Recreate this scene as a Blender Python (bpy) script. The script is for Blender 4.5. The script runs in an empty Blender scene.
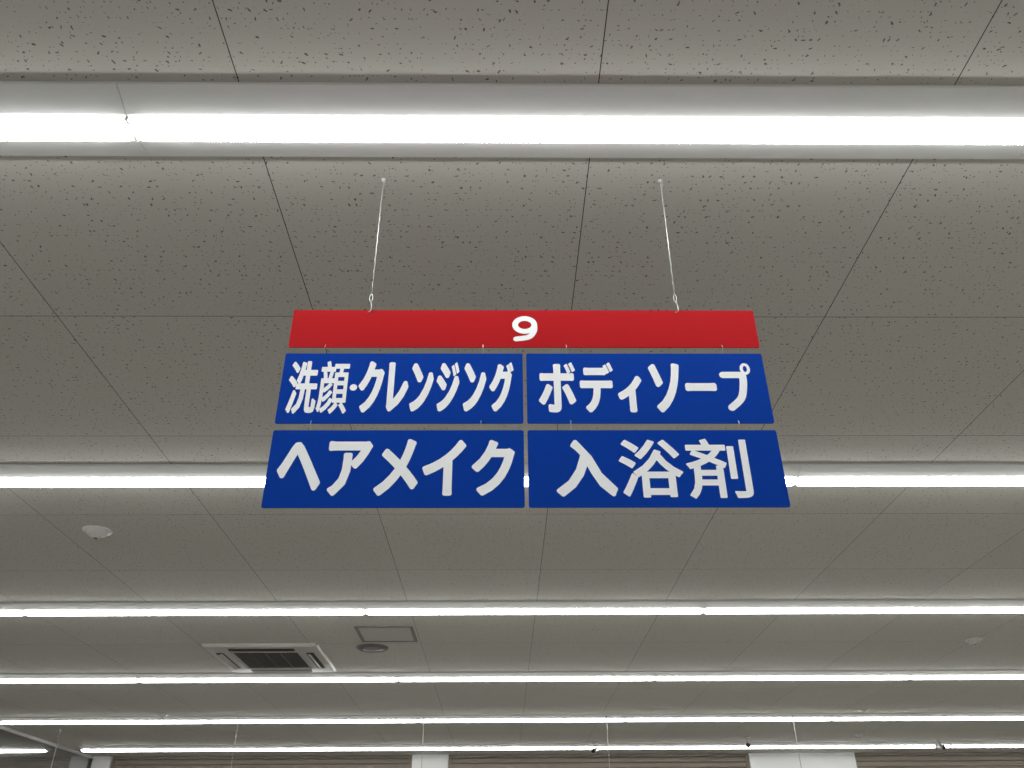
import bpy, math, random
from mathutils import Matrix, Vector
random.seed(7)
sc=bpy.context.scene
try:
    sc.view_settings.view_transform='Standard'; sc.view_settings.look='None'
    sc.view_settings.exposure=0; sc.view_settings.gamma=1
except Exception as e: print(e)
CAMZ=1.6; H=1.755; ZC=CAMZ+H
# ---------------- camera
F=836.0; P=math.atan(509/F)
cd=bpy.data.cameras.new('camera'); cam=bpy.data.objects.new('camera',cd); sc.collection.objects.link(cam)
cd.sensor_width=36; cd.lens=F/1024*36; cd.clip_start=.02; cd.clip_end=100
M=Matrix.Rotation(-0.014,4,'Z')@Matrix.Rotation(math.pi/2+P,4,'X')@Matrix.Rotation(-0.007,4,'Z')
cam.matrix_world=Matrix.Translation((0,0,CAMZ))@M
sc.camera=cam
# ---------------- materials
def mat(name,col,rough=.5,metal=0,spec=.5):
    m=bpy.data.materials.new(name); m.use_nodes=True
    b=m.node_tree.nodes['Principled BSDF']
    b.inputs['Base Color'].default_value=(*col,1); b.inputs['Roughness'].default_value=rough
    b.inputs['Metallic'].default_value=metal; b.inputs['Specular IOR Level'].default_value=spec
    return m
def noisy(name,c1,c2,scale,rough=.5,metal=0,bump=0,spec=.5):
    m=mat(name,c1,rough,metal,spec); nt=m.node_tree; b=nt.nodes['Principled BSDF']
    tc=nt.nodes.new('ShaderNodeTexCoord'); n=nt.nodes.new('ShaderNodeTexNoise'); n.inputs['Scale'].default_value=scale
    n.inputs['Detail'].default_value=3
    mx=nt.nodes.new('ShaderNodeMix'); mx.data_type='RGBA'
    mx.inputs[6].default_value=(*c1,1); mx.inputs[7].default_value=(*c2,1)
    nt.links.new(tc.outputs['Object'],n.inputs['Vector']); nt.links.new(n.outputs['Fac'],mx.inputs[0])
    nt.links.new(mx.outputs[2],b.inputs['Base Color'])
    return m
M_white=noisy('painted_white_steel',(.66,.66,.66),(.60,.60,.60),4,.4)
M_plastic=noisy('white_plastic',(.50,.49,.47),(.44,.43,.41),6,.45)
M_dark=noisy('dark_grille',(.03,.03,.03),(.05,.045,.04),30,.6)
M_groove=mat('joint_gap',(.05,.048,.044),.9)
M_blue=noisy('blue_sign_acrylic',(.0005,.040,.33),(.0005,.043,.35),2,.5,0,0,.05)
M_red=noisy('red_sign_acrylic',(.44,.010,.015),(.41,.009,.013),2,.5,0,0,.05)
M_text=noisy('white_lettering',(.92,.95,.985),(.90,.93,.97),5,.5,0,0,.2)
M_wire=noisy('galvanised_wire',(.6,.6,.6),(.45,.45,.45),60,.35,.6)
M_rod=noisy('thin_rod_steel',(.45,.45,.44),(.36,.36,.35),20,.5,.1)
M_wall=noisy('wall_paint',(.62,.61,.58),(.56,.55,.52),1.5,.7)
M_shut=noisy('brown_shutter',(.19,.155,.12),(.15,.125,.10),2,.5)
M_black=mat('black_plastic',(.02,.02,.02),.25)
M_hatch=noisy('hatch_board',(.50,.49,.47),(.42,.41,.39),20,.8)
M_hframe=noisy('hatch_aluminium_frame',(.17,.165,.155),(.13,.125,.12),20,.5,.2)
M_spk=noisy('speaker_mesh',(.12,.115,.11),(.18,.175,.17),300,.6)
# ceiling board
def ceiling_mat():
    m=mat('rockwool_ceiling_board',(.5,.48,.44),.95,0,.1); nt=m.node_tree; b=nt.nodes['Principled BSDF']
    N=nt.nodes.new; L=nt.links.new
    tc=N('ShaderNodeTexCoord')
    nz=N('ShaderNodeTexNoise'); nz.inputs['Scale'].default_value=120; nz.inputs['Detail'].default_value=1
    L(tc.outputs['Object'],nz.inputs['Vector'])
    sb=N('ShaderNodeVectorMath'); sb.operation='SUBTRACT'; sb.inputs[1].default_value=(.5,.5,.5); L(nz.outputs['Color'],sb.inputs[0])
    sk=N('ShaderNodeVectorMath'); sk.operation='SCALE'; sk.inputs['Scale'].default_value=.008; L(sb.outputs[0],sk.inputs[0])
    ad=N('ShaderNodeVectorMath'); ad.operation='ADD'; L(tc.outputs['Object'],ad.inputs[0]); L(sk.outputs[0],ad.inputs[1])
    fac=None
    for sc_,seed,mul,off in ((42,0,.26,-.125),(75,3.3,.26,-.13)):
        s=N('ShaderNodeVectorMath'); s.operation='MULTIPLY_ADD'; s.inputs[1].default_value=(sc_,sc_,0); s.inputs[2].default_value=(seed,seed,0)
        L(ad.outputs[0],s.inputs[0])
        v=N('ShaderNodeTexVoronoi'); v.voronoi_dimensions='2D'; v.inputs['Scale'].default_value=1; L(s.outputs[0],v.inputs['Vector'])
        d=N('ShaderNodeVectorMath'); d.operation='SUBTRACT'; L(s.outputs[0],d.inputs[0]); L(v.outputs['Position'],d.inputs[1])
        sx=N('ShaderNodeSeparateColor'); L(v.outputs['Color'],sx.inputs[0])
        a=N('ShaderNodeMath'); a.operation='MULTIPLY'; a.inputs[1].default_value=6.28; L(sx.outputs[0],a.inputs[0])
        r=N('ShaderNodeVectorRotate'); r.rotation_type='Z_AXIS'; L(d.outputs[0],r.inputs['Vector']); L(a.outputs[0],r.inputs['Angle'])
        st=N('ShaderNodeVectorMath'); st.operation='MULTIPLY'; st.inputs[1].default_value=(.55,1.25,0); L(r.outputs[0],st.inputs[0])
        ln=N('ShaderNodeVectorMath'); ln.operation='LENGTH'; L(st.outputs[0],ln.inputs[0])
        th=N('ShaderNodeMath'); th.operation='MULTIPLY_ADD'; th.inputs[1].default_value=mul; th.inputs[2].default_value=off; L(sx.outputs[1],th.inputs[0])
        lt=N('ShaderNodeMath'); lt.operation='LESS_THAN'; L(ln.outputs['Value'],lt.inputs[0]); L(th.outputs[0],lt.inputs[1])
        if fac is None: fac=lt
        else:
            mxx=N('ShaderNodeMath'); mxx.operation='MAXIMUM'; L(fac.outputs[0],mxx.inputs[0]); L(lt.outputs[0],mxx.inputs[1]); fac=mxx
    g=N('ShaderNodeNewGeometry')
    n2=N('ShaderNodeTexNoise'); n2.inputs['Scale'].default_value=350; n2.inputs['Detail'].default_value=2; L(tc.outputs['Object'],n2.inputs['Vector'])
    t=N('ShaderNodeMath'); t.operation='MULTIPLY_ADD'; t.inputs[1].default_value=.6; L(n2.outputs['Fac'],t.inputs[0])
    t2=N('ShaderNodeMath'); t2.operation='MULTIPLY'; t2.inputs[1].default_value=.4; L(g.outputs['Random Per Island'],t2.inputs[0]); L(t2.outputs[0],t.inputs[2])
    base=N('ShaderNodeMix'); base.data_type='RGBA'; base.inputs[6].default_value=(.48,.465,.43,1); base.inputs[7].default_value=(.56,.543,.505,1); L(t.outputs[0],base.inputs[0])
    mx=N('ShaderNodeMix'); mx.data_type='RGBA'; mx.inputs[7].default_value=(.15,.14,.125,1); L(base.outputs[2],mx.inputs[6]); L(fac.outputs[0],mx.inputs[0])
    L(mx.outputs[2],b.inputs['Base Color'])
    return m
M_ceil=ceiling_mat()
def emis():
    m=bpy.data.materials.new('led_diffuser'); m.use_nodes=True; nt=m.node_tree
    b=nt.nodes['Principled BSDF']; b.inputs['Base Color'].default_value=(.8,.8,.8,1)
    b.inputs['Emission Color'].default_value=(.99,1,.97,1); b.inputs['Emission Strength'].default_value=20
    return m
M_led=emis()
# ---------------- mesh helpers
class MB:
    def __init__(s): s.v=[];s.f=[];s.m=[];s.sm=[]
    def add(s,vs,fs,mi=0,sm=False):
        o=len(s.v); s.v+= [tuple(v) for v in vs]
        for f in fs: s.f.append([i+o for i in f]); s.m.append(mi); s.sm.append(sm)
    def box(s,x0,x1,y0,y1,z0,z1,mi=0):
        vs=[(x,y,z) for z in (z0,z1) for y in (y0,y1) for x in (x0,x1)]
        s.add(vs,[(0,2,3,1),(4,5,7,6),(0,1,5,4),(2,6,7,3),(0,4,6,2),(1,3,7,5)],mi)
    def rings(s,rs,mi=0,sm=True,cap0=True,cap1=True):
        n=len(rs[0]); o=len(s.v)
        for r in rs: s.v+=[tuple(p) for p in r]
        for k in range(len(rs)-1):
            for i in range(n):
                j=(i+1)%n
                s.f.append([o+k*n+i,o+k*n+j,o+(k+1)*n+j,o+(k+1)*n+i]); s.m.append(mi); s.sm.append(sm)
        if cap0: s.f.append([o+i for i in range(n)][::-1]); s.m.append(mi); s.sm.append(False)
        if cap1: s.f.append([o+(len(rs)-1)*n+i for i in range(n)]); s.m.append(mi); s.sm.append(False)
    def lathe(s,cx,cy,prof,n=32,mi=0):
        s.rings([[(cx+r*math.cos(2*math.pi*i/n),cy+r*math.sin(2*math.pi*i/n),z) for i in range(n)] for r,z in prof],mi)
    def tube(s,pts,r,n=8,mi=0):
        rs=[]
        for k,p in enumerate(pts):
            p=Vector(p); a=Vector(pts[max(k-1,0)]); b=Vector(pts[min(k+1,len(pts)-1)]); t=(b-a).normalized()
            u=t.orthogonal().normalized() if k==0 else (rs_u-t*rs_u.dot(t)).normalized()
            rs_u=u; w=t.cross(u)
            rs.append([p+r*(u*math.cos(2*math.pi*i/n)+w*math.sin(2*math.pi*i/n)) for i in range(n)])
        s.rings(rs,mi)
    def obj(s,name,mats,parent=None):
        me=bpy.data.meshes.new(name); me.from_pydata(s.v,[],s.f)
        for m in mats: me.materials.append(m)
        for p,mi,sm in zip(me.polygons,s.m,s.sm): p.material_index=mi; p.use_smooth=sm
        me.update()
        ob=bpy.data.objects.new(name,me); sc.collection.objects.link(ob)
        if parent: ob.parent=parent
        return ob
def empty(name,loc=(0,0,0)):
    e=bpy.data.objects.new(name,None); sc.collection.objects.link(e); e.location=loc; e.empty_display_size=.1
    return e
# ---------------- room
XL,XR,YB,YF=-6.03,11.2,-7.5,13.5
m=MB(); TX,TY=.245,2.42; T=.91; g=.0014
x=TX-7*T
while x<XR:
    y=TY-11*T
    while y<YF:
        x0,x1=max(x+g,XL),min(x+T-g,XR); y0,y1=max(y+g,YB),min(y+T-g,YF)
        if x1>x0 and y1>y0: m.add([(x0,y0,ZC),(x1,y0,ZC),(x1,y1,ZC),(x0,y1,ZC)],[(0,3,2,1)],0)
        y+=T
    x+=T
m.box(XL,XR,YB,YF,ZC+.003,ZC+.05,1)
m.obj('ceiling',[M_ceil,M_groove])
m=MB(); m.box(XL,XR,YB,YF,-.05,0)
M_floor=noisy('vinyl_floor',(.36,.35,.325),(.32,.31,.285),1.2,.35)
m.obj('floor',[M_floor])
m=MB(); m.box(XR,XR+.1,YB,YF,0,ZC); m.obj('wall_right',[M_wall])
m=MB(); m.box(XL-.1,XR+.1,YB-.1,YB,0,ZC); m.obj('wall_rear',[M_wall])
M_glass=noisy('dark_glazing',(.45,.45,.44),(.40,.40,.39),1,.07,.85)
m=MB(); m.box(XL-.1,XL,YB,YF,0,ZC,0); m.obj('wall_left',[M_glass])
m=MB(); m.box(XL,XL+.02,YB,YF,ZC-.035,ZC-.001,0); m.obj('trim_1',[M_white])
m=MB(); m.box(XL-.1,XR+.1,YF,YF+.15,0,ZC,0); m.obj('wall_back',[M_wall])
for a,b in ((-6.0,-5.74),(-1.32,-.79),(3.66,5.23)):
    m=MB(); m.box(a,b,YF-.10,YF,0,ZC-.002,0); m.obj('wall_pilaster',[M_white])
for a,b in ((-5.74,-1.32),(-.79,3.66),(5.23,11.1)):
    m=MB(); z=ZC-.04
    m.box(a+.02,b-.02,YF-.05,YF,ZC-.035,ZC-.002,0)
    while z>.1:
        prof=[(YF-.02,z),(YF-.035,z-.01),(YF-.035,z-.065),(YF-.02,z-.075)]
        r0=[(a+.03,p[0],p[1]) for p in prof]; r1=[(b-.03,p[0],p[1]) for p in prof]
        m.add(r0+r1,[(0,1,5,4),(1,2,6,5),(2,3,7,6)],0); z-=.075
    m.box(a+.005,a+.04,YF-.06,YF,0,ZC-.002,0); m.box(b-.04,b-.005,YF-.06,YF,0,ZC-.002,0)
    m.obj('roller_shutter',[M_shut])
# ---------------- light rows
X0=-5.79; PL=2.41
def light_row(y):
    m=MB()
    for k in range(7):
        a=X0+k*PL+.0008; b=a+PL-.0016
        prof=[(-.121,-.001),(-.121,-.010),(-.045,-.034),(.045,-.034),(.121,-.010),(.121,-.001)]
        m.rings([[(a,y+p[0],ZC+p[1]) for p in prof],[(b,y+p[0],ZC+p[1]) for p in prof]],0,False)
        n=12; rs=[]
        for t,s in ((0,.6),(.003,.85),(.008,1),(1-.008,1),(1-.003,.85),(1,.6)):
            xx=a+.004+(b-a-.008)*t
            rs.append([(xx,y-.038*s*math.cos(math.pi*i/n),ZC-.0345-.025*s*math.sin(math.pi*i/n)) for i in range(n+1)])
        m.rings(rs,1,True)
        m.box(a+.0,a+.0035,y-.038,y+.038,ZC-.045,ZC-.034,0); m.box(b-.0035,b,y-.038,y+.038,ZC-.045,ZC-.034,0)
    m.obj('linear_ceiling_light',[M_white,M_led])
for n in range(-3,6): light_row(1.535+2.2*n)
# ---------------- hanging aisle sign
SY=1.753; SX=.056
zs=lambda t: CAMZ+t*SY
sign=empty('hanging_aisle_sign',(SX,SY,zs(.58)))
def child(m,name,mats):
    o=m.obj(name,mats); o.parent=sign; o.matrix_parent_inverse=Matrix.Translation(-Vector((SX,SY,zs(.58)))); return o
def panel(x0,x1,z0,z1,r=.005,th=.003,n=6):
    pts=[]
    for cx,cz,a0 in ((x1-r,z1-r,0),(x0+r,z1-r,90),(x0+r,z0+r,180),(x1-r,z0+r,270)):
        for i in range(n+1):
            a=math.radians(a0+90*i/n); pts.append((cx+r*math.cos(a),cz+r*math.sin(a)))
    m=MB(); m.rings([[(p[0],SY-th/2,p[1]) for p in pts],[(p[0],SY+th/2,p[1]) for p in pts]],0,False)
    return m
HW=.5965
rows={'red':(zs(.7362),zs(.6702)),'b1':(zs(.6594),zs(.5459)),'b2':(zs(.5351),zs(.4228))}
PAN={}
PAN['N']=(SX-HW+.003,SX+HW,*rows['red'])
PAN['TL']=(SX-HW,SX-.0045,*rows['b1']); PAN['TR']=(SX+.0045,SX+HW,*rows['b1'])
PAN['BL']=(SX-HW,SX-.0045,*rows['b2']); PAN['BR']=(SX+.0045,SX+HW,*rows['b2'])
for k,(a,b,zt,zb) in PAN.items():
    child(panel(a,b,zb,zt),'sign_panel_'+k.lower(),[M_red if k=='N' else M_blue])
# stroke glyphs (round-capped skeleton strokes, 100x100 box, y down)
G={
'he':[('c',(2,62),(26,32),(38,24),(50,31),(72,56),(98,84))],
'a':[('l',(6,13),(90,13)),('c',(90,13),(88,26),(76,42),(62,52)),('c',(48,34),(48,54),(42,76),(22,96))],
'me':[('c',(78,4),(68,36),(44,70),(6,94)),('c',(24,32),(50,48),(72,66),(90,86))],
'i':[('c',(88,4),(64,30),(36,46),(4,56)),('l',(57,36),(57,96))],
'ku':[('c',(36,4),(26,28),(6,50)),('l',(32,19),(92,19)),('c',(92,19),(88,42),(70,72),(24,96))],
'gu':[('c',(32,8),(22,32),(4,54)),('l',(28,23),(82,23)),('c',(82,23),(78,46),(60,76),(18,96)),('l',(76,-2),(82,8)),('l',(97,-4),(103,6))],
'so':[('l',(8,14),(24,46)),('c',(92,10),(86,46),(64,78),(24,96))],
'n':[('l',(8,14),(44,32)),('c',(6,92),(44,84),(74,62),(96,26))],
'ji':[('l',(14,10),(46,24)),('l',(0,38),(32,52)),('c',(4,95),(44,86),(74,66),(96,36)),('l',(68,-3),(76,9)),('l',(92,-6),(100,6))],
're':[('l',(12,6),(12,90)),('c',(12,90),(40,82),(70,62),(96,36))],
'bo':[('l',(4,28),(96,28)),('l',(50,6),(50,94)),('l',(50,94),(40,94)),('c',(26,50),(20,66),(6,84)),('c',(74,50),(80,66),(94,84)),('l',(76,-2),(81,8)),('l',(94,-4),(99,6))],
'de':[('l',(16,10),(62,10)),('l',(2,40),(96,40)),('c',(52,42),(50,66),(24,96)),('l',(80,-4),(85,8)),('l',(98,-6),(103,6))],
'-':[('l',(4,50),(96,50))],
'pu':[('l',(2,18),(84,18)),('c',(84,18),(82,40),(64,74),(18,97)),('o',(99,3),(15,11))],
'dot':[('l',(49,50),(51,50))],
'sen':[('l',(8,6),(22,16)),('l',(3,35),(17,45)),('l',(4,95),(23,64)),('c',(46,4),(42,20),(34,34)),('l',(46,20),(94,20)),('l',(68,2),(68,50)),('l',(32,50),(99,50)),('c',(55,52),(52,76),(32,97)),('c',(78,52),(78,80),(80,91),(87,94),(96,91),(99,78))],
'gan':[('l',(26,0),(26,12)),('l',(2,13),(48,13)),('l',(14,20),(18,28)),('l',(38,19),(34,28)),('l',(8,34),(50,34)),('c',(8,34),(8,66),(1,97)),('l',(42,45),(22,56)),('l',(45,61),(22,74)),('l',(50,78),(20,97)),
   ('l',(56,4),(101,4)),('l',(80,4),(77,20)),('l',(62,21),(97,21)),('l',(97,21),(97,78)),('l',(97,78),(62,78)),('l',(62,78),(62,21)),('l',(62,40),(97,40)),('l',(62,59),(97,59)),('l',(70,84),(55,98)),('l',(88,84),(101,97))],
'nyu':[('l',(24,6),(44,6)),('c',(44,6),(50,10),(54,34),(66,66),(98,96)),('c',(50,30),(42,60),(28,80),(3,96))],
'yoku':[('l',(8,6),(22,16)),('l',(3,35),(17,45)),('l',(4,95),(23,64)),('l',(50,4),(36,24)),('l',(76,4),(95,24)),('c',(65,24),(52,42),(30,56)),('c',(65,24),(78,44),(101,56)),('l',(46,63),(85,63)),('l',(85,63),(85,95)),('l',(85,95),(46,95)),('l',(46,95),(46,63))],
'zai':[('l',(34,0),(34,14)),('l',(2,15),(64,15)),('c',(52,18),(36,38),(2,52)),('c',(16,20),(34,38),(66,52)),('c',(18,56),(17,76),(6,97)),('l',(52,55),(52,98)),('l',(18,63),(52,63)),('l',(18,80),(52,80)),('l',(78,12),(78,70)),('l',(98,2),(98,88)),('l',(98,88),(95,95)),('l',(95,95),(84,96))],
'9':[('o',(50,32),(40,29)),('c',(90,32),(88,60),(66,86),(14,95))],
}
def cr(pts,n=7):
    P_=[pts[0]]+list(pts)+[pts[-1]]; out=[]
    for i in range(1,len(P_)-2):
        p0,p1,p2,p3=P_[i-1:i+3]
        for k in range(n):
            t=k/n
            out.append(tuple(.5*((2*p1[j])+(-p0[j]+p2[j])*t+(2*p0[j]-5*p1[j]+4*p2[j]-p3[j])*t*t+(-p0[j]+3*p1[j]-3*p2[j]+p3[j])*t**3) for j in (0,1)))
    out.append(pts[-1]); return out
CNT=[0]
def capsule(m,ax,az,bx,bz,rad,n=6):
    CNT[0]+=1
    y=SY-.0015-.0004-.0000008*(CNT[0]%200)
    ang=math.atan2(bz-az,bx-ax); vs=[]
    for i in range(n+1):
        t=ang-math.pi/2+math.pi*i/n; vs.append((bx+rad*math.cos(t),y,bz+rad*math.sin(t)))
    for i in range(n+1):
        t=ang+math.pi/2+math.pi*i/n; vs.append((ax+rad*math.cos(t),y,az+rad*math.sin(t)))
    m.add(vs,[tuple(range(len(vs)))],0)
# ---- outline glyphs from the built-in font, converted to meshes
CH={'sen':'洗','gan':'顔','ku':'ク','re':'レ','n':'ン','ji':'ジ','gu':'グ','bo':'ボ','de':'デ','i':'イ','so':'ソ','-':'ー','he':'ヘ','a':'ア','me':'メ','nyu':'入','yoku':'浴','zai':'剤'}
BASEW=.075
def glyph_mesh(ch):
    c=bpy.data.curves.new('tmp','FONT'); c.body=ch; c.size=1; c.resolution_u=3
    o=bpy.data.objects.new('tmp',c); sc.collection.objects.link(o)
    bpy.context.view_layer.update()
    dg=bpy.context.evaluated_depsgraph_get()
    me=bpy.data.meshes.new_from_object(o.evaluated_get(dg))
    v=[(p.co.x,p.co.y) for p in me.vertices]; f=[tuple(p.vertices) for p in me.polygons]
    bpy.data.objects.remove(o); bpy.data.curves.remove(c); bpy.data.meshes.remove(me)
    return v,f
GM={}
try:
    for k,ch in CH.items(): GM[k]=glyph_mesh(ch)
    cnts={len(v) for v,f in GM.values()}
    if len(cnts)<6 or min(cnts)<4: GM={}
except Exception as e:
    print('font',e); GM={}
def islands(nv,faces,v):
    key={}; idx=[key.setdefault((round(p[0],5),round(p[1],5)),i) for i,p in enumerate(v)]
    par=list(range(nv))
    def fd(i):
        while par[i]!=i: par[i]=par[par[i]]; i=par[i]
        return i
    for f in faces:
        for i in f[1:]: par[fd(idx[f[0]])]=fd(idx[i])
    return [fd(idx[i]) for i in range(nv)],idx
def text(m,pan,refx,refy,items):
    a,b,zt,zb=PAN[pan]
    sx=(b-a)/(refx[1]-refx[0]); sz=(zt-zb)/(refy[1]-refy[0])
    for g_,x0,x1,y0,y1,w in items:
        if g_ in GM:
            v,f=GM[g_]
            gx0=min(p[0] for p in v); gx1=max(p[0] for p in v); gy0=min(p[1] for p in v); gy1=max(p[1] for p in v)
            em=min((x1-x0)/max(gx1-gx0,.3),(y1-y0)/max(gy1-gy0,.3)) if g_!='-' else 38
            r=max(.5,(w-BASEW*em)/2)
            isl,idx=islands(len(v),f,v)
            bb={}
            for i,p in enumerate(v):
                q=bb.setdefault(isl[i],[9,9,-9,-9]); q[0]=min(q[0],p[0]);q[1]=min(q[1],p[1]);q[2]=max(q[2],p[0]);q[3]=max(q[3],p[1])
            W_,H_=gx1-gx0,gy1-gy0
            def small(i):
                q=bb[isl[i]]; return g_ in('gu','ji','bo','de','pu') and (q[2]-q[0])<.32*W_ and (q[0]+q[2])/2>gx0+.66*W_ and (q[1]+q[3])/2>gy0+.66*H_
            def mp(p):
                xx=x0+r+(x1-x0-2*r)*(p[0]-gx0)/W_; yy=y0+r+(y1-y0-2*r)*(gy1-p[1])/H_
                return (a+(xx-refx[0])*sx, zt-(yy-refy[0])*sz)
            P2=[mp(p) for p in v]
            m.add([(p[0],SY-.0015-.0006,p[1]) for p in P2],[tuple(q) for q in f],0)
            ec={}
            for q in f:
                for i in range(len(q)):
                    e=(idx[q[i]],idx[q[(i+1)%len(q)]]); e=(min(e),max(e)); ec[e]=ec.get(e,0)+1
            for (i,j),c in ec.items():
                if c==1 and i!=j:
                    rr=r*sx*(.35 if small(i) else 1)
                    capsule(m,P2[i][0],P2[i][1],P2[j][0],P2[j][1],rr)
            continue
        r=w/2*sx
        def mp(p):
            xx=x0+w/2+(x1-x0-w)*p[0]/100; yy=y0+w/2+(y1-y0-w)*p[1]/100
            return (a+(xx-refx[0])*sx, zt-(yy-refy[0])*sz)
        for st in G[g_]:
            if st[0]=='o':
                c,rr=st[1:]; pts=[(c[0]+rr[0]*math.cos(t*math.pi/14),c[1]+rr[1]*math.sin(t*math.pi/14)) for t in range(29)]
                rad=r*(.42 if g_=='pu' else 1)
            elif st[0]=='c': pts=cr(st[1:]); rad=r
            else: pts=st[1:]; rad=r
            pp=[mp(p) for p in pts]
            for (ax,az),(bx,bz) in zip(pp[:-1],pp[1:]): capsule(m,ax,az,bx,bz,rad,8)
def lettering(name,*a):
    m=MB(); text(m,*a); child(m,name,[M_text])
lettering('lettering_tl','TL',(281,524),(353,423),[('sen',288.5,318,361,414,4.6),('gan',319,349,361,414,4.0),('dot',350,358,384,392,7.5),
 ('ku',359,384,361,413,6.4),('re',388,409,362,412,6.4),('n',411,434,363,412,6.4),('ji',437,461,361,412,6.2),('n',464,487,363,412,6.4),('gu',490,516,361,412,6.2)])
lettering('lettering_tr','TR',(528,773),(353,423),[('bo',540,579,361,413,7.2),('de',582,618,361,413,7.2),('i',620,645,376,413,7.2),
 ('so',653,685,363,413,7.6),('-',689,721,383,392,8),('pu',725,757,364,413,7.6)])
lettering('lettering_bl','BL',(265,525.5),(430,507),[('he',275,320,442,491,8.8),('a',325,370,441,496,8.8),('me',374,418,439,496,8.8),('i',422,466,440,496,8.8),('ku',472,516,440,496,8.8)])
lettering('lettering_br','BR',(527,785),(430,507),[('nyu',555,616,440,497,9.4),('yoku',619,683,440,498,7.4),('zai',687,751,439,499,7.0)])
lettering('lettering_number','N',(290.5,759),(310,347),[('9',510,540,315,343,5.8)])
def hook(m,x,zt,zb):
    pts=[]
    for i in range(9):
        t=i/8; a=t*math.pi
        pts.append((x+.0,SY-.006*math.sin(a*2),zt+.008-(zt-zb+.016)*t))
    m.tube(pts,.0010,6)
m=MB()
for x in (-.50,-.104,.106,.50):
    hook(m,SX+x,PAN['N'][3],PAN['TL'][2]); hook(m,SX+x*1.02,PAN['TL'][3],PAN['BL'][2])
for xt,xb in ((-.397,-.398),(.401,.398)):
    zb=PAN['N'][2]
    X=SX+xt; XB=SX+xb
    m.lathe(X,SY,[(.0,ZC-.012),(.006,ZC-.010),(.008,ZC-.002),(.008,ZC)],12)
    m.tube([(X,SY,ZC-.005),(XB,SY,zb+.05)],.0012,6)
    m.tube([(X+(XB-X)*i/60+.0014*math.cos(i),SY+.0014*math.sin(i),ZC-.03+(zb+.05-ZC+.03)*i/60) for i in range(61)],.0007,5)
    m.tube([(XB+.004*math.sin(t*math.pi/6),SY,zb+.04+.012*math.cos(t*math.pi/6)) for t in range(13)],.0011,6)
    m.tube([(XB,SY,zb+.03),(XB+.004,SY-.003,zb+.012),(XB+.003,SY-.005,zb-.004),(XB-.003,SY-.003,zb-.008),(XB-.005,SY+.002,zb-.002)],.0012,6)
    m.tube([(X,SY,ZC-.008),(X+.006,SY,ZC-.016),(X+.003,SY,ZC-.024),(X-.004,SY,ZC-.020)],.0011,6)
child(m,'suspension_wires',[M_wire])
# ---------------- ceiling devices
def smoke(x,y,s=1,name='smoke_detector'):
    m=MB(); z=ZC
    m.lathe(x,y,[(.0,z-.048*s),(.018*s,z-.048*s),(.024*s,z-.044*s),(.026*s,z-.036*s),(.045*s,z-.032*s),(.052*s,z-.024*s),(.054*s,z-.012*s),(.075*s,z-.010*s),(.078*s,z-.004),(.078*s,z)],36,0)
    m.lathe(x,y,[(.0,z-.050*s),(.010*s,z-.050*s),(.011*s,z-.047*s)],16,1)
    m.obj(name,[M_plastic,M_dark])
smoke(-2.27,4.46,1.0); smoke(3.87,6.91,.85)
smoke(4.72,11.74,.9); smoke(-3.85,10.1,.8); smoke(4.1,10.0,.7)
ax,ay=-1.98,7.42; hs=.475
m=MB(); z=ZC
def sq(h,zz,r=.03,n=4,cx=ax,cy=ay):
    out=[]
    for cx_,cy_,a0 in ((1,1,0),(-1,1,90),(-1,-1,180),(1,-1,270)):
        for i in range(n+1):
            t=math.radians(a0+90*i/n)
            out.append((cx+cx_*(h-r)+r*math.cos(t),cy+cy_*(h-r)+r*math.sin(t),zz))
    return out
m.rings([sq(hs,z-.001),sq(hs,z-.012),sq(hs-.012,z-.028),sq(.29,z-.034)],0,False,True,False)
m.rings([sq(.29,z-.034),sq(.285,z-.024),sq(.27,z-.024)],0,False,False,True)
m.box(ax-.265,ax+.265,ay-.265,ay+.265,z-.0275,z-.0245,1)
for i in range(17):
    yy=ay-.25+i*.5/16
    m.box(ax-.262,ax+.262,yy-.003,yy+.003,z-.033,z-.028,2)
for i in range(3):
    xx=ax-.13+i*.13
    m.box(xx-.004,xx+.004,ay-.262,ay+.262,z-.034,z-.028,2)
for dx,dy in ((1,0),(-1,0),(0,1),(0,-1)):
    c=.375
    if dx:
        m.box(ax+dx*c-.032,ax+dx*c+.032,ay-.27,ay+.27,z-.0345,z-.031,1)
        m.add([(ax+dx*(c-.02),ay-.265,z-.036),(ax+dx*(c-.02),ay+.265,z-.036),(ax+dx*(c+.012),ay+.265,z-.048),(ax+dx*(c+.012),ay-.265,z-.048)],[(0,1,2,3)],0)
    else:
        m.box(ax-.27,ax+.27,ay+dy*c-.032,ay+dy*c+.032,z-.0345,z-.031,1)
        m.add([(ax-.265,ay+dy*(c-.02),z-.036),(ax+.265,ay+dy*(c-.02),z-.036),(ax+.265,ay+dy*(c+.012),z-.048),(ax-.265,ay+dy*(c+.012),z-.048)],[(0,1,2,3)],0)
m.obj('ceiling_air_conditioner',[M_plastic,M_dark,mat('grille_slat',(.15,.145,.14),.5)])
hx,hy,hh=-.91,6.68,.225
m=MB(); fw=.022
for a,b,c,d in ((-hh,hh,-hh,-hh+fw),(-hh,hh,hh-fw,hh),(-hh,-hh+fw,-hh+fw,hh-fw),(hh-fw,hh,-hh+fw,hh-fw)):
    m.box(hx+a,hx+b,hy+c,hy+d,z-.008,z-.0005,0)
m.box(hx-hh+fw,hx+hh-fw,hy-hh+fw,hy+hh-fw,z-.002,z-.0005,2)
m.box(hx-hh+fw+.004,hx+hh-fw-.004,hy-hh+fw+.004,hy+hh-fw-.004,z-.005,z-.002,1)
m.obj('ceiling_access_hatch',[M_hframe,M_hatch,M_groove])
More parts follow.
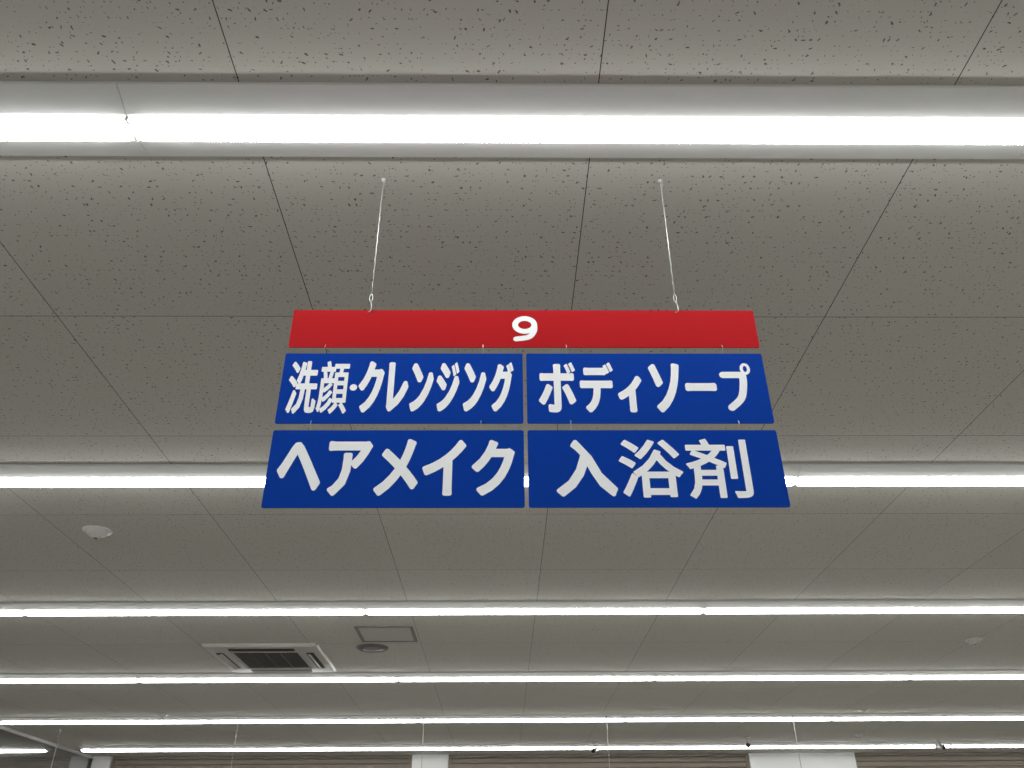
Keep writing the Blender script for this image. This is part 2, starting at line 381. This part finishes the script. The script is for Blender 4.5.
m=MB(); m.lathe(-1.08,7.11,[(0,z-.012),(.06,z-.012),(.115,z-.010)],36,1)
m.lathe(-1.08,7.11,[(.115,z-.010),(.122,z-.012),(.130,z-.008),(.134,z-.0005)],36,0)
m.obj('ceiling_speaker',[M_hframe,M_spk])
def cctv(x,y,yaw):
    m=MB(); z=ZC
    m.lathe(0,0,[(.0,0),(.04,0),(.04,-.008),(.03,-.014),(.010,-.018),(.009,-.07),(.0,-.075)],20,0)
    a=math.radians(yaw); d=Vector((math.cos(a),math.sin(a),-.25)).normalized(); u=d.orthogonal().normalized(); w=d.cross(u)
    c=Vector((0,0,-.095)); rs=[]
    for t,r in ((-.07,.012),(-.066,.026),(.05,.030),(.075,.033)):
        rs.append([c+d*t+r*(u*math.cos(i*math.pi/10)+w*math.sin(i*math.pi/10)) for i in range(20)])
    m.rings(rs,0)
    rs=[]
    for t,r in ((.0755,.028),(.080,.027),(.083,.015)):
        rs.append([c+d*t+r*(u*math.cos(i*math.pi/10)+w*math.sin(i*math.pi/10)) for i in range(20)])
    m.rings(rs,1)
    o=m.obj('security_camera',[M_plastic,M_black]); o.location=(x,y,z)
cctv(3.25,11.9,-100); cctv(5.95,12.2,-80); cctv(1.28,12.35,-120)
def rail(xs,y,z=2.55):
    m=MB()
    for x in xs:
        m.lathe(x,y,[(0,ZC-.03),(.012,ZC-.028),(.018,ZC-.004),(.018,ZC)],12,0)
        m.tube([(x,y,ZC-.02),(x,y,z+.02)],.004,6,0)
    m.box(xs[0]-.3,xs[-1]+.3,y-.01,y+.01,z-.15,z+.025,1)
    m.obj('hanging_sign_rail',[M_rod,M_white])
rail([-3.03,-.90,1.21,3.37],10.25)
m=MB(); m.lathe(-5.45,11.1,[(0,ZC-.03),(.012,ZC-.028),(.018,ZC-.004),(.018,ZC)],12,0); m.tube([(-5.45,11.1,ZC-.02),(-5.45,11.1,2.58)],.004,6,0)
m.box(-5.7,-5.2,11.09,11.11,2.4,2.58,1); m.obj('hanging_sign',[M_rod,M_white])
w=bpy.data.worlds.new('world'); sc.world=w; w.use_nodes=True
w.node_tree.nodes['Background'].inputs[0].default_value=(.5,.5,.48,1); w.node_tree.nodes['Background'].inputs[1].default_value=.05
